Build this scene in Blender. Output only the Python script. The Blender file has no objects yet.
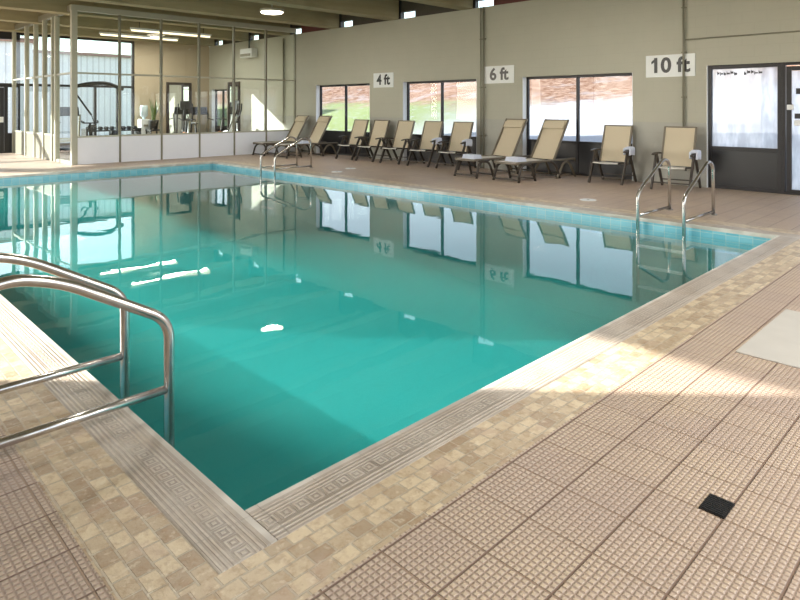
import bpy, bmesh, math, random
from mathutils import Vector, Matrix
random.seed(7)
S = bpy.context.scene
C = S.collection
PI = math.pi
S.view_settings.view_transform = 'Standard'
S.view_settings.look = 'None'
S.view_settings.gamma = 1
S.view_settings.use_curve_mapping = False
S.view_settings.exposure = EXPO if 'EXPO' in globals() else 0.0

# ------------------------------------------------------------------ helpers
class MB:
    def __init__(s): s.v = []; s.f = []
    def add(s, vs, fs, M=None):
        n = len(s.v)
        for p in vs:
            p = Vector(p)
            s.v.append(tuple(M @ p if M else p))
        for f in fs: s.f.append(tuple(i + n for i in f))
        return s
    def box(s, a, b, M=None):
        x0, x1 = sorted((a[0], b[0])); y0, y1 = sorted((a[1], b[1])); z0, z1 = sorted((a[2], b[2]))
        vs = [(x0,y0,z0),(x1,y0,z0),(x1,y1,z0),(x0,y1,z0),(x0,y0,z1),(x1,y0,z1),(x1,y1,z1),(x0,y1,z1)]
        return s.add(vs, [(0,3,2,1),(4,5,6,7),(0,1,5,4),(1,2,6,5),(2,3,7,6),(3,0,4,7)], M)
    def bar(s, p, q, w, h, up=(0,0,1)):
        p = Vector(p); q = Vector(q); d = (q-p).normalized(); u = Vector(up)
        r = d.cross(u)
        if r.length < 1e-4: r = d.cross(Vector((1,0,0)))
        r.normalize(); u = r.cross(d).normalized()
        vs = []
        for c in (p, q):
            for a, b in ((-1,-1),(1,-1),(1,1),(-1,1)): vs.append(c + r*(a*w/2) + u*(b*h/2))
        return s.add(vs, [(0,1,2,3),(7,6,5,4),(0,4,5,1),(1,5,6,2),(2,6,7,3),(3,7,4,0)])
    def tube(s, pts, r, n=10, closed=False):
        pts = [Vector(p) for p in pts]; m = len(pts)
        rr = r if isinstance(r, (list, tuple)) else [r]*m
        t0 = (pts[1]-pts[0]).normalized()
        a = t0.orthogonal().normalized(); rings = []
        for i in range(m):
            if closed: t = (pts[(i+1) % m]-pts[i-1]).normalized()
            else: t = (pts[min(i+1, m-1)]-pts[max(i-1, 0)]).normalized()
            a = (a - t*a.dot(t)).normalized(); b = t.cross(a)
            rings.append([pts[i] + (a*math.cos(2*PI*k/n) + b*math.sin(2*PI*k/n))*rr[i] for k in range(n)])
        vs = [p for R in rings for p in R]; fs = []
        for i in range(m if closed else m-1):
            j = (i+1) % m
            for k in range(n):
                k2 = (k+1) % n
                fs.append((i*n+k, i*n+k2, j*n+k2, j*n+k))
        if not closed:
            fs.append(tuple(range(n-1, -1, -1))); fs.append(tuple((m-1)*n+k for k in range(n)))
        return s.add(vs, fs)
    def lathe(s, prof, n=24, M=None):
        vs = []; fs = []
        for r, z in prof:
            for k in range(n): vs.append((r*math.cos(2*PI*k/n), r*math.sin(2*PI*k/n), z))
        for i in range(len(prof)-1):
            for k in range(n):
                k2 = (k+1) % n
                fs.append((i*n+k, i*n+k2, (i+1)*n+k2, (i+1)*n+k))
        fs.append(tuple(range(n-1, -1, -1))); fs.append(tuple((len(prof)-1)*n+k for k in range(n)))
        return s.add(vs, fs, M)
    def grid(s, fn, nu, nv, closed=False):
        vs = [fn(i/nu, j/nv) for j in range(nv+1) for i in range(nu+1)]
        fs = [(j*(nu+1)+i, j*(nu+1)+i+1, (j+1)*(nu+1)+i+1, (j+1)*(nu+1)+i) for j in range(nv) for i in range(nu)]
        return s.add(vs, fs)
    def slab(s, fn, nu, nv, th):
        """sheet with thickness th (offset along its normal, estimated)"""
        P = [[Vector(fn(i/nu, j/nv)) for i in range(nu+1)] for j in range(nv+1)]
        def nrm(i, j):
            a = P[j][min(i+1, nu)]-P[j][max(i-1, 0)]; b = P[min(j+1, nv)][i]-P[max(j-1, 0)][i]
            return a.cross(b).normalized()
        vs = []; W = nu+1
        for sg in (0.5, -0.5):
            for j in range(nv+1):
                for i in range(nu+1): vs.append(P[j][i] + nrm(i, j)*th*sg)
        o = W*(nv+1); fs = []
        for j in range(nv):
            for i in range(nu):
                q = (j*W+i, j*W+i+1, (j+1)*W+i+1, (j+1)*W+i)
                fs.append(q); fs.append(tuple(o+k for k in reversed(q)))
        for i in range(nu):
            fs.append((i+1, i, o+i, o+i+1)); fs.append((nv*W+i, nv*W+i+1, o+nv*W+i+1, o+nv*W+i))
        for j in range(nv):
            fs.append((j*W, (j+1)*W, o+(j+1)*W, o+j*W)); fs.append(((j+1)*W+nu, j*W+nu, o+j*W+nu, o+(j+1)*W+nu))
        return s.add(vs, fs)
    def build(s, name, mat, parent=None, bevel=0, smooth=False, kind=None, sub=0):
        me = bpy.data.meshes.new(name); me.from_pydata([tuple(v) for v in s.v], [], s.f); me.update()
        bm = bmesh.new(); bm.from_mesh(me); bmesh.ops.recalc_face_normals(bm, faces=bm.faces[:]); bm.to_mesh(me); bm.free()
        o = bpy.data.objects.new(name, me); C.objects.link(o)
        for m in (mat if isinstance(mat, (list, tuple)) else [mat]): me.materials.append(m)
        if parent: o.parent = parent
        if kind: o['kind'] = kind
        if bevel:
            b = o.modifiers.new('bevel', 'BEVEL'); b.width = bevel; b.segments = 2; b.limit_method = 'ANGLE'
        if sub:
            b = o.modifiers.new('sub', 'SUBSURF'); b.levels = sub; b.render_levels = sub
        if smooth:
            for p in me.polygons: p.use_smooth = True
            if smooth == 'auto':
                pass
        return o
def tag(o, label, cat, group=None):
    o['label'] = label; o['category'] = cat
    if group: o['group'] = group
    return o
def empty(name, loc=(0,0,0), rz=0):
    o = bpy.data.objects.new(name, None); C.objects.link(o); o.location = loc; o.rotation_euler = (0,0,rz)
    o.empty_display_size = .1
    return o
def copy_tree(o, parent=None):
    c = o.copy(); C.objects.link(c)
    if parent: c.parent = parent
    for ch in list(o.children): copy_tree(ch, c)
    return c
def fillet(pts, r, n=6):
    """round the inner corners of a polyline"""
    pts = [Vector(p) for p in pts]; out = [pts[0]]
    rs = r if isinstance(r, (list, tuple)) else [r]*(len(pts)-2)
    for i in range(1, len(pts)-1):
        a, b, c = pts[i-1], pts[i], pts[i+1]
        d1 = (a-b); d2 = (c-b); k = min(rs[i-1], d1.length*.49, d2.length*.49)
        p = b + d1.normalized()*k; q = b + d2.normalized()*k
        for j in range(n+1):
            t = j/n; out.append(p*(1-t)**2 + b*2*t*(1-t) + q*t*t)
    out.append(pts[-1]); return out

# ------------------------------------------------------------------ node helpers
class NT:
    def __init__(s, name):
        s.m = bpy.data.materials.new(name); s.m.use_nodes = True; s.t = s.m.node_tree; s.t.nodes.clear()
        s.out = s.t.nodes.new('ShaderNodeOutputMaterial')
    def n(s, typ, ins=None, **kw):
        nd = s.t.nodes.new(typ)
        for k, v in kw.items(): setattr(nd, k, v)
        for k, v in (ins or {}).items(): s.set(nd.inputs[k], v)
        return nd
    def set(s, sock, v):
        if hasattr(v, 'is_output'): s.t.links.new(v, sock)
        elif isinstance(v, (tuple, list)) and sock.type == 'RGBA' and len(v) == 3: sock.default_value = (*v, 1)
        else: sock.default_value = v
    def mth(s, op, a, b=None, c=None, clamp=False):
        nd = s.t.nodes.new('ShaderNodeMath'); nd.operation = op; nd.use_clamp = clamp
        s.set(nd.inputs[0], a)
        if b is not None: s.set(nd.inputs[1], b)
        if c is not None: s.set(nd.inputs[2], c)
        return nd.outputs[0]
    def mix(s, f, a, b, mode='MIX'):
        nd = s.t.nodes.new('ShaderNodeMix'); nd.data_type = 'RGBA'; nd.blend_type = mode
        s.set(nd.inputs[0], f); s.set(nd.inputs[6], a); s.set(nd.inputs[7], b)
        return nd.outputs[2]
    def step(s, x, lo, hi):
        nd = s.t.nodes.new('ShaderNodeMapRange'); nd.interpolation_type = 'SMOOTHSTEP'
        s.set(nd.inputs['Value'], x); nd.inputs['From Min'].default_value = lo; nd.inputs['From Max'].default_value = hi
        return nd.outputs[0]
    def xyz(s):
        tc = s.n('ShaderNodeTexCoord'); sp = s.n('ShaderNodeSeparateXYZ', {0: tc.outputs['Object']})
        return sp.outputs[0], sp.outputs[1], sp.outputs[2], tc.outputs['Object']
    def noise(s, vec, scale, detail=3, rough=.5, col=False):
        nd = s.n('ShaderNodeTexNoise', {'Vector': vec, 'Scale': scale, 'Detail': detail, 'Roughness': rough})
        return nd.outputs['Color'] if col else nd.outputs['Fac']
    def ramp(s, f, stops):
        nd = s.t.nodes.new('ShaderNodeValToRGB'); s.set(nd.inputs[0], f)
        el = nd.color_ramp.elements
        while len(el) < len(stops): el.new(.5)
        for e, (p, c) in zip(el, stops): e.position = p; e.color = (*c, 1)
        return nd.outputs[0]
    def bump(s, h, strength=.5, dist=.01):
        return s.n('ShaderNodeBump', {'Height': h, 'Strength': strength, 'Distance': dist}).outputs[0]
    def pbr(s, col, rough=.5, metal=0, normal=None, spec=None, **kw):
        nd = s.n('ShaderNodeBsdfPrincipled')
        s.set(nd.inputs['Base Color'], col); s.set(nd.inputs['Roughness'], rough); s.set(nd.inputs['Metallic'], metal)
        if normal is not None: s.set(nd.inputs['Normal'], normal)
        if spec is not None: s.set(nd.inputs['Specular IOR Level'], spec)
        for k, v in kw.items(): s.set(nd.inputs[k], v)
        s.t.links.new(nd.outputs[0], s.out.inputs[0]); return nd
def simple(name, col, rough=.5, metal=0, var=.06, scale=8, spec=None, bump=0):
    k = NT(name); x, y, z, P = k.xyz()
    f = k.noise(P, scale, 4)
    c = k.mix(f, tuple(max(0, c*(1-var)) for c in col), tuple(min(1, c*(1+var)) for c in col))
    k.pbr(c, rough, metal, k.bump(k.noise(P, scale*6, 3), bump, .004) if bump else None, spec)
    return k.m
def lin(*c):
    return tuple((v/255/12.92 if v/255 <= .04045 else ((v/255+.055)/1.055)**2.4) for v in c)

# ------------------------------------------------------------------ materials
M = {}
def m_nubby(name, x0, y0):
    k = NT(name); x, y, z, P = k.xyz()
    fx = k.mth('FRACT', k.mth('MULTIPLY', k.mth('SUBTRACT', x, x0-50*.25), 4))
    fy = k.mth('FRACT', k.mth('MULTIPLY', k.mth('SUBTRACT', y, y0-50*.25), 4))
    ex = k.mth('MINIMUM', fx, k.mth('SUBTRACT', 1, fx)); ey = k.mth('MINIMUM', fy, k.mth('SUBTRACT', 1, fy))
    e = k.mth('MINIMUM', ex, ey)
    jx = k.step(ex, .010, .026)
    joint = k.step(e, .008, .024)                       # 0 in joint
    nx = k.mth('ABSOLUTE', k.mth('SUBTRACT', k.mth('FRACT', k.mth('MULTIPLY', fx, 10)), .5))
    ny = k.mth('ABSOLUTE', k.mth('SUBTRACT', k.mth('FRACT', k.mth('MULTIPLY', fy, 10)), .5))
    nd = k.mth('MAXIMUM', nx, ny)
    nub = k.mth('SUBTRACT', 1, k.step(nd, .2, .5))    # 1 on nub
    h = k.mth('MULTIPLY', k.mth('ADD', k.mth('MULTIPLY', nub, .6), .4), joint)
    ix = k.mth('FLOOR', k.mth('MULTIPLY', k.mth('SUBTRACT', x, x0-50*.25), 4)); iy = k.mth('FLOOR', k.mth('MULTIPLY', k.mth('SUBTRACT', y, y0-50*.25), 4))
    wn = k.n('ShaderNodeTexWhiteNoise', {'Vector': k.n('ShaderNodeCombineXYZ', {0: ix, 1: iy}).outputs[0]}).outputs['Value']
    base = k.mix(wn, lin(188,169,156), lin(202,183,165))
    blot = k.noise(P, 1.3, 5, .6)
    base = k.mix(k.step(blot, .35, .7), base, lin(212,193,168))
    fine = k.noise(P, 55, 2)
    base = k.mix(k.mth('MULTIPLY', k.step(fine, .45, .75), .35), base, lin(186,154,132))
    groove = k.mix(nub, lin(172,150,134), base)
    col = k.mix(k.step(ey, .008, .024), lin(130,106,90), k.mix(jx, lin(162,138,118), groove))
    k.pbr(col, k.mth('SUBTRACT', .52, k.mth('MULTIPLY', nub, .14)), 0, k.bump(h, 1.0, .006), .5)
    return k.m
def m_mosaic(name, along_y):
    k = NT(name); x, y, z, P = k.xyz()
    v = k.n('ShaderNodeCombineXYZ', {0: y if along_y else x, 1: x if along_y else y}).outputs[0]
    w = k.n('ShaderNodeVectorMath', {0: v, 1: k.n('ShaderNodeVectorMath', {0: k.noise(P, 9, 2, col=True), 3: .006}, operation='SCALE').outputs[0]}, operation='ADD').outputs[0]
    b = k.n('ShaderNodeTexBrick', {'Vector': w, 'Color1': lin(172,150,124), 'Color2': lin(224,206,174), 'Mortar': lin(196,182,160), 'Scale': 1.0,
            'Mortar Size': .0045, 'Mortar Smooth': .25, 'Bias': 0., 'Brick Width': .088, 'Row Height': .0655}, offset=.37, squash=1)
    col = b.outputs['Color']
    stain = k.noise(P, 22, 5, .65)
    col = k.mix(k.mth('MULTIPLY', k.step(stain, .45, .66), .45), col, lin(164,130,94))
    pink = k.noise(P, 6, 2)
    col = k.mix(k.mth('MULTIPLY', k.step(pink, .55, .7), .25), col, lin(200,170,154))
    pale = k.noise(P, 31, 3)
    col = k.mix(k.mth('MULTIPLY', k.step(pale, .55, .7), .4), col, lin(238,226,202))
    h = k.mth('ADD', k.mth('MULTIPLY', b.outputs['Fac'], -1.4), k.mth('MULTIPLY', stain, .9))
    k.pbr(col, .36, 0, k.bump(h, .9, .006), .5)
    return k.m
def m_coping(name, along_y, c0, sgn):
    """carved coping: key squares in a middle band, flutes on both sides; c0 is the water edge coordinate"""
    k = NT(name); x, y, z, P = k.xyz()
    u = y if along_y else x
    d = k.mth('MULTIPLY', k.mth('SUBTRACT', x if along_y else y, c0), sgn)      # 0 .. .21 outward
    cell = .068
    uu = k.mth('ABSOLUTE', k.mth('SUBTRACT', k.mth('FRACT', k.mth('DIVIDE', k.mth('ADD', u, 50), cell)), .5))
    vv = k.mth('ABSOLUTE', k.mth('DIVIDE', k.mth('SUBTRACT', d, .105), cell))
    q = k.mth('MAXIMUM', uu, vv)
    key = k.mth('SINE', k.mth('MULTIPLY', q, 26))
    inband = k.mth('LESS_THAN', vv, .5)
    fl = k.mth('SINE', k.mth('MULTIPLY', d, 2*PI/.021))
    lip = k.mth('GREATER_THAN', d, .028)
    tilejoint = k.step(k.mth('ABSOLUTE', k.mth('SUBTRACT', k.mth('FRACT', k.mth('MULTIPLY', k.mth('ADD', u, 50), 4)), .5)), .492, .5)
    carve = k.mix(inband, fl, key)
    bw = k.n('ShaderNodeRGBToBW', {0: carve}).outputs[0]
    h = k.mth('MULTIPLY', k.step(k.mth('MULTIPLY', bw, 1.0), -.6, .6), lip)
    h = k.mth('SUBTRACT', h, tilejoint)
    n = k.noise(P, 40, 5, .7); n2 = k.noise(P, 5, 3)
    col = k.mix(n, lin(178,164,150), lin(224,214,200))
    col = k.mix(k.mth('MULTIPLY', k.step(n2, .45, .7), .4), col, lin(182,162,140))
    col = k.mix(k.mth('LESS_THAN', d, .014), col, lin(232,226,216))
    recess_tone = k.mth('MULTIPLY', k.mth('SUBTRACT', 1, h, None, True), k.mth('ADD', .12, k.mth('MULTIPLY', k.step(k.noise(P, 3.1, 2), .3, .6), .33)))  # darker in the carved recesses and joints, uneven in patches
    col = k.mix(recess_tone, col, lin(112,98,86))
    k.pbr(col, .34, 0, k.bump(k.mth('ADD', h, k.mth('MULTIPLY', n, .5)), .9, .004), .45)
    return k.m
def m_block(name, upper, lower, along, split=1.2):
    k = NT(name); x, y, z, P = k.xyz()
    u = y if along == 'y' else x
    v = k.n('ShaderNodeCombineXYZ', {0: u, 1: z}).outputs[0]
    b = k.n('ShaderNodeTexBrick', {'Vector': v, 'Scale': 1., 'Mortar Size': .006, 'Mortar Smooth': .6, 'Brick Width': .4, 'Row Height': .2}, offset=.5)
    n = k.noise(P, 2.2, 4)
    cu = k.mix(n, tuple(c*.95 for c in upper), tuple(min(1, c*1.05) for c in upper))
    cl = k.mix(n, tuple(c*.94 for c in lower), tuple(min(1, c*1.05) for c in lower))
    col = k.mix(k.mth('LESS_THAN', z, split), cu, cl)
    col = k.mix(k.mth('MULTIPLY', b.outputs['Fac'], .10), col, tuple(c*.55 for c in upper))
    h = k.mth('ADD', k.mth('MULTIPLY', b.outputs['Fac'], -1), k.mth('MULTIPLY', k.noise(P, 60, 3), .25))
    k.pbr(col, .6, 0, k.bump(h, .35, .004), .3)
    return k.m
def m_wood(name, a, b, along='x'):
    k = NT(name); x, y, z, P = k.xyz()
    mp = k.n('ShaderNodeMapping', {'Vector': P}); mp.inputs['Scale'].default_value = (.35, 3, 3) if along == 'x' else (3, .35, 3)
    n = k.noise(mp.outputs[0], 2.2, 6, .6)
    st = k.noise(P, .8, 3)
    col = k.mix(n, a, b); col = k.mix(k.mth('MULTIPLY', k.step(st, .5, .75), .35), col, tuple(c*.6 for c in a))
    k.pbr(col, .7, 0, k.bump(n, .3, .01), .2)
    return k.m
def m_pane(name, tint=(.93,.97,.97), refl=.0, ior=1.5, haze=0, hazecol=(.8,.85,.9)):
    k = NT(name)
    bf = k.n('ShaderNodeNewGeometry').outputs['Backfacing']
    fr = k.mth('MULTIPLY', k.n('ShaderNodeFresnel', {'IOR': ior}).outputs[0], k.mth('SUBTRACT', 1, bf))
    tr = k.n('ShaderNodeBsdfTransparent', {0: tint}).outputs[0]
    if haze:
        x, y, z, P = k.xyz()
        mp = k.n('ShaderNodeMapping', {'Vector': P}); mp.inputs['Scale'].default_value = (1, 5, 1.2)
        nz = k.noise(mp.outputs[0], 1.6, 4, .55)
        hz = k.n('ShaderNodeBsdfTranslucent', {0: k.mix(k.step(nz, .35, .68), hazecol, (.95,.96,.97))}).outputs[0]
        tr = k.n('ShaderNodeMixShader', {0: haze, 1: tr, 2: hz}).outputs[0]
    gl = k.n('ShaderNodeBsdfGlossy', {0: (1,1,1), 'Roughness': .0}).outputs[0]
    mx = k.n('ShaderNodeMixShader', {0: k.mth('ADD', fr, refl, None, True), 1: tr, 2: gl}).outputs[0]
    k.t.links.new(mx, k.out.inputs[0]); return k.m
def m_emit(name, col, st):
    k = NT(name); e = k.n('ShaderNodeEmission', {0: col, 1: st}); k.t.links.new(e.outputs[0], k.out.inputs[0]); return k.m

M['nubby_near'] = m_nubby('nubby_tile_near', 1.42, 1.53)
M['mosaic_y'] = m_mosaic('stone_mosaic_lengthwise', True)
M['mosaic_x'] = m_mosaic('stone_mosaic_crosswise', False)
M['wall_e'] = m_block('painted_block', lin(174,171,156), lin(168,166,157), 'y')
M['wall_n'] = m_block('painted_block_end', lin(176,160,136), lin(168,154,132), 'x')
M['wall_o'] = m_block('painted_block_other', lin(200,194,174), lin(190,186,176), 'y')
M['beam'] = m_wood('stained_beam', lin(140,130,100), lin(176,166,136))
M['deckwood'] = m_wood('roof_boards', lin(128,118,84), lin(158,148,112), 'y')
M['dark'] = simple('dark_bronze_metal', lin(42,40,42), .4, .3, .1)
M['darkpanel'] = simple('black_panel', lin(34,33,36), .35, 0, .15)
M['alu'] = simple('painted_aluminium', lin(176,174,158), .4, .0, .05)
M['alu_dark'] = simple('grey_post', lin(128,124,108), .45, .0, .06)
M['white'] = simple('white_panel', lin(240,242,250), .45, 0, .02)
M['reveal'] = simple('daylit_reveal', lin(236,238,242), .6, 0, .02)  # pale tone holds the daylight falling on the window jambs
M['steel'] = None
k = NT('stainless_steel'); x, y, z, P = k.xyz()
k.pbr(k.mix(k.noise(P, 14, 4), lin(176,172,168), lin(214,210,206)), k.mth('ADD', .16, k.mth('MULTIPLY', k.noise(P, 25, 3), .12)), .95); M['steel'] = k.m
M['resin'] = simple('dark_brown_resin', lin(62,54,46), .45, 0, .12, 20)
M['resin_grey'] = simple('taupe_resin', lin(112,102,86), .45, 0, .1, 20)
def m_sling(name, a, b):
    k = NT(name); x, y, z, P = k.xyz()
    w = k.n('ShaderNodeTexChecker', {'Vector': P, 'Scale': 160, 'Color1': (*a,1), 'Color2': (*b,1)}).outputs[0]
    col = k.mix(k.mth('MULTIPLY', k.noise(P, 5, 3), .3), w, tuple(c*.82 for c in a))
    nd = k.pbr(col, .75, 0, None, .2)
    tl = k.n('ShaderNodeBsdfTranslucent', {0: tuple(c*.9 for c in a)}).outputs[0]
    mx = k.n('ShaderNodeMixShader', {0: .22, 1: nd.outputs[0], 2: tl}).outputs[0]
    k.t.links.new(mx, k.out.inputs[0]); return k.m
M['sling'] = m_sling('beige_sling', lin(226,212,186), lin(210,196,170))
M['sling_light'] = m_sling('pale_sling', lin(244,240,234), lin(232,228,220))
M['towel'] = simple('white_towel', lin(222,226,240), .9, 0, .05, 30, bump=.6)
M['glass'] = m_pane('window_glass')
M['glass_grey'] = m_pane('grey_tinted_glass', (.74,.76,.78), 0, 1.28)  # grey tint added to dim the bright view outdoors
M['glass_part'] = m_pane('partition_glass', (.93,.96,.94), .02, 1.45)
M['glass_fog'] = m_pane('fogged_glass', (.86,.87,.88), 0, 1.5, .55, lin(208,210,212))
M['rubber'] = simple('black_rubber', lin(30,30,32), .7, 0, .2)
M['plastic_white'] = simple('white_plastic', lin(220,222,222), .4, 0, .03)
M['concrete'] = simple('pale_concrete', lin(196,192,184), .75, 0, .08, 6, bump=.3)
M['mirror'] = simple('mirror_silver', (.9,.92,.92), .02, 1.0, .0)
M['lamp'] = m_emit('lamp_glow', (1,.88,.66), 9)
M['tube'] = m_emit('tube_glow', (1,.82,.58), 2.6)

# ------------------------------------------------------------------ dimensions
PX0, PX1, PY0, PY1 = 1.19, 8.2, 2.03, 15.6      # pool opening
WL = -.13                                       # water level
EX, NY, WX, SY = 12.16, 23.4, -2.2, -3.0        # walls
TOP = 3.96; DECK = 4.62
CW, MW = .21, .275                              # coping and mosaic widths

# ------------------------------------------------------------------ floor
f = MB()
ox0, ox1, oy0, oy1 = PX0-CW-MW, PX1+CW+MW, PY0-CW-MW, PY1+CW+MW
def frame_slab(mb, a, b, z0, z1):   # a=(x0,y0,x1,y1) outer, b inner
    mb.box((a[0],a[1],z0), (a[2],b[1],z1)); mb.box((a[0],b[3],z0), (a[2],a[3],z1))
    mb.box((a[0],b[1],z0), (b[0],b[3],z1)); mb.box((b[2],b[1],z0), (a[2],b[3],z1))
frame_slab(f, (WX-.2,SY-.2,EX+.25,NY+.25), (ox0,oy0,ox1,oy1), -.12, 0)
floor = f.build('floor', M['nubby_near'], kind='structure')
for a, b, mt in (((ox0,oy0),(ox1,PY0-CW),'mosaic_x'), ((ox0,PY1+CW),(ox1,oy1),'mosaic_x'),
                 ((ox0,PY0-CW),(PX0-CW,PY1+CW),'mosaic_y'), ((PX1+CW,PY0-CW),(ox1,PY1+CW),'mosaic_y')):
    MB().box((*a,-.12), (*b,.001)).build('mosaic_border', M[mt], floor)
k = 0
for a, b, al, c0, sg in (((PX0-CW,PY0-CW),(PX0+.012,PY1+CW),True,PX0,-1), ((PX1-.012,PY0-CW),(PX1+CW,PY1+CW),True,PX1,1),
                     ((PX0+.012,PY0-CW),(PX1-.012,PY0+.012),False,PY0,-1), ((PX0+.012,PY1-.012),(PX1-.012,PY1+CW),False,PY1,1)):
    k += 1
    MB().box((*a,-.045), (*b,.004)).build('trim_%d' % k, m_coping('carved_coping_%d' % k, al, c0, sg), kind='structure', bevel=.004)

# ------------------------------------------------------------------ pool basin and water
k = NT('pool_plaster'); x, y, z, P = k.xyz()
n = k.noise(P, 30, 4, .6); n2 = k.noise(P, .8, 3)
deep = k.mix(n, lin(120,176,172), lin(142,194,188))
deep = k.mix(k.mth('MULTIPLY', n2, .35), deep, lin(108,168,164))
k.pbr(deep, .6, 0, None, .2); M['plaster'] = k.m
k = NT('waterline_tile'); x, y, z, P = k.xyz()
s_ = k.mth('ADD', x, y)
b = k.n('ShaderNodeTexBrick', {'Vector': k.n('ShaderNodeCombineXYZ', {0: s_, 1: z}).outputs[0], 'Color1': lin(116,190,208), 'Color2': lin(142,206,220),
        'Mortar': lin(190,214,214), 'Scale': 1., 'Mortar Size': .003, 'Brick Width': .15, 'Row Height': .075}, offset=0)
k.pbr(b.outputs['Color'], .2, 0, None, .5); M['wtile'] = k.m
def dz(y):  # basin floor depth (shallow at the far end)
    t = (y-PY0)/(PY1-PY0)
    if t > .7: return -1.05
    if t > .3: return -1.05 - .45*(.7-t)/.4
    return -1.5
b = MB(); T = .15
ys = [PY0, PY0+(PY1-PY0)*.3, PY0+(PY1-PY0)*.7, PY1]
# floor as four sloping slabs
for i in range(3):
    a0, a1 = ys[i], ys[i+1]; z0, z1 = dz(a0), dz(a1)
    b.add([(PX0-T,a0,z0),(PX1+T,a0,z0),(PX1+T,a1,z1),(PX0-T,a1,z1),(PX0-T,a0,z0-T),(PX1+T,a0,z0-T),(PX1+T,a1,z1-T),(PX0-T,a1,z1-T)],
          [(0,1,2,3),(7,6,5,4),(0,4,5,1),(1,5,6,2),(2,6,7,3),(3,7,4,0)])
basin = empty('pool_basin', (0,0,0)); tag(basin, 'rectangular sunken pool basin with turquoise floor and pale blue waterline tiles', 'swimming pool')
b.build('basin_floor', M['plaster'], basin)
w = MB(); frame_slab(w, (PX0-T,PY0-T,PX1+T,PY1+T), (PX0,PY0,PX1,PY1), -2.0, -.30)
w.build('basin_wall', M['plaster'], basin)
w = MB(); frame_slab(w, (PX0-.1,PY0-.1,PX1+.1,PY1+.1), (PX0+.006,PY0+.006,PX1-.006,PY1-.006), -.30, -.045)
w.build('waterline_tile', M['wtile'], basin)
k = NT('pool_water'); x, y, z, P = k.xyz()
mp = k.n('ShaderNodeMapping', {'Vector': P}); mp.inputs['Scale'].default_value = (1,1,0)
h = k.mth('ADD', k.noise(mp.outputs[0], 1.6, 2, .4), k.mth('MULTIPLY', k.noise(mp.outputs[0], 7, 2), .10))
bp = k.bump(h, .016, .12)
bf = k.n('ShaderNodeNewGeometry').outputs['Backfacing']
fr = k.n('ShaderNodeFresnel', {'IOR': k.mth('ADD', 1.33, k.mth('MULTIPLY', bf, 1/1.33-1.33)), 'Normal': bp}).outputs[0]
gl = k.n('ShaderNodeBsdfGlossy', {0: (1,1,1), 'Roughness': .012, 'Normal': bp}).outputs[0]
tr = k.n('ShaderNodeBsdfTransparent', {0: (.94,1,1)}).outputs[0]
k.t.links.new(k.n('ShaderNodeMixShader', {0: k.mth('MULTIPLY', fr, 1.2, None, True), 1: tr, 2: gl}).outputs[0], k.out.inputs[0])
va = k.n('ShaderNodeVolumeAbsorption', {0: (.05,.80,.79), 1: .50})
vs_ = k.n('ShaderNodeVolumeScatter', {0: (.13,.88,.80), 1: .22, 2: .3})
k.t.links.new(k.n('ShaderNodeAddShader', {0: va.outputs[0], 1: vs_.outputs[0]}).outputs[0], k.out.inputs[1]); M['water'] = k.m
w = MB().box((PX0-.05,PY0-.05,-1.97), (PX1+.05,PY1+.05,WL)).build('pool_water', M['water'])
tag(w, 'still turquoise water filling the rectangular swimming pool', 'water')

# ------------------------------------------------------------------ walls
def wall_boxes(mb, axis, c0, c1, u0, u1, z0, z1, holes):
    """wall slab between c0..c1 on its axis, spanning u0..u1, with rectangular holes (a,b,za,zb)"""
    def bx(a, b, za, zb):
        if b-a < 1e-4 or zb-za < 1e-4: return
        if axis == 'x': mb.box((c0,a,za), (c1,b,zb))
        else: mb.box((a,c0,za), (b,c1,zb))
    hs = sorted(holes); cur = u0
    for a, b, za, zb in hs:
        bx(cur, a, z0, z1); bx(a, b, z0, za); bx(a, b, zb, z1); cur = b
    bx(cur, u1, z0, z1)
EWIN = [(5.62,8.27), (9.62,12.22), (13.6,16.22), (21.95,23.2)]
WT = .26
e = MB(); wall_boxes(e, 'x', EX, EX+WT, SY-.2, NY+.25, 0, TOP, [(a,b,0,2.2) for a,b in EWIN] + [(.6,4.2,0,2.27)])
e.build('wall_east', M['wall_e'], kind='structure')
n_ = MB(); wall_boxes(n_, 'y', NY, NY+.25, WX-.2, EX, 0, DECK, [(WX+.3,9.17,0,TOP)])
n_.build('wall_north', M['wall_n'], kind='structure')
w_ = MB(); wall_boxes(w_, 'x', WX-.25, WX, SY-.2, NY, 0, DECK, [(7.22,10.0,0,3.66), (10.0,14.4,0,4.5), (17.2,22.9,0,3.9), (-2.4,-.4,.8,3.2)])
w_.build('wall_west', M['wall_o'], kind='structure')
s_ = MB(); wall_boxes(s_, 'y', SY-.25, SY, WX-.25, EX+WT, 0, DECK, [(-1.6,11.5,.6,3.9)])  # wide unseen opening put in to let sky light reach the deck
s_.build('wall_south', M['wall_o'], kind='structure')
wn = 0
def frame_x(mb, X0, X1, y0, y1, z0, z1, t, mull=(), rails=()):
    mb.box((X0,y0,z0),(X1,y0+t,z1)); mb.box((X0,y1-t,z0),(X1,y1,z1)); mb.box((X0,y0+t,z1-t),(X1,y1-t,z1)); mb.box((X0,y0+t,z0),(X1,y1-t,z0+t))
    for m in mull: mb.box((X0,m-t/2,z0+t),(X1,m+t/2,z1-t))
    for r in rails: mb.box((X0+.004,y0+t,r-t/2),(X1-.004,y1-t,r+t/2))
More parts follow.
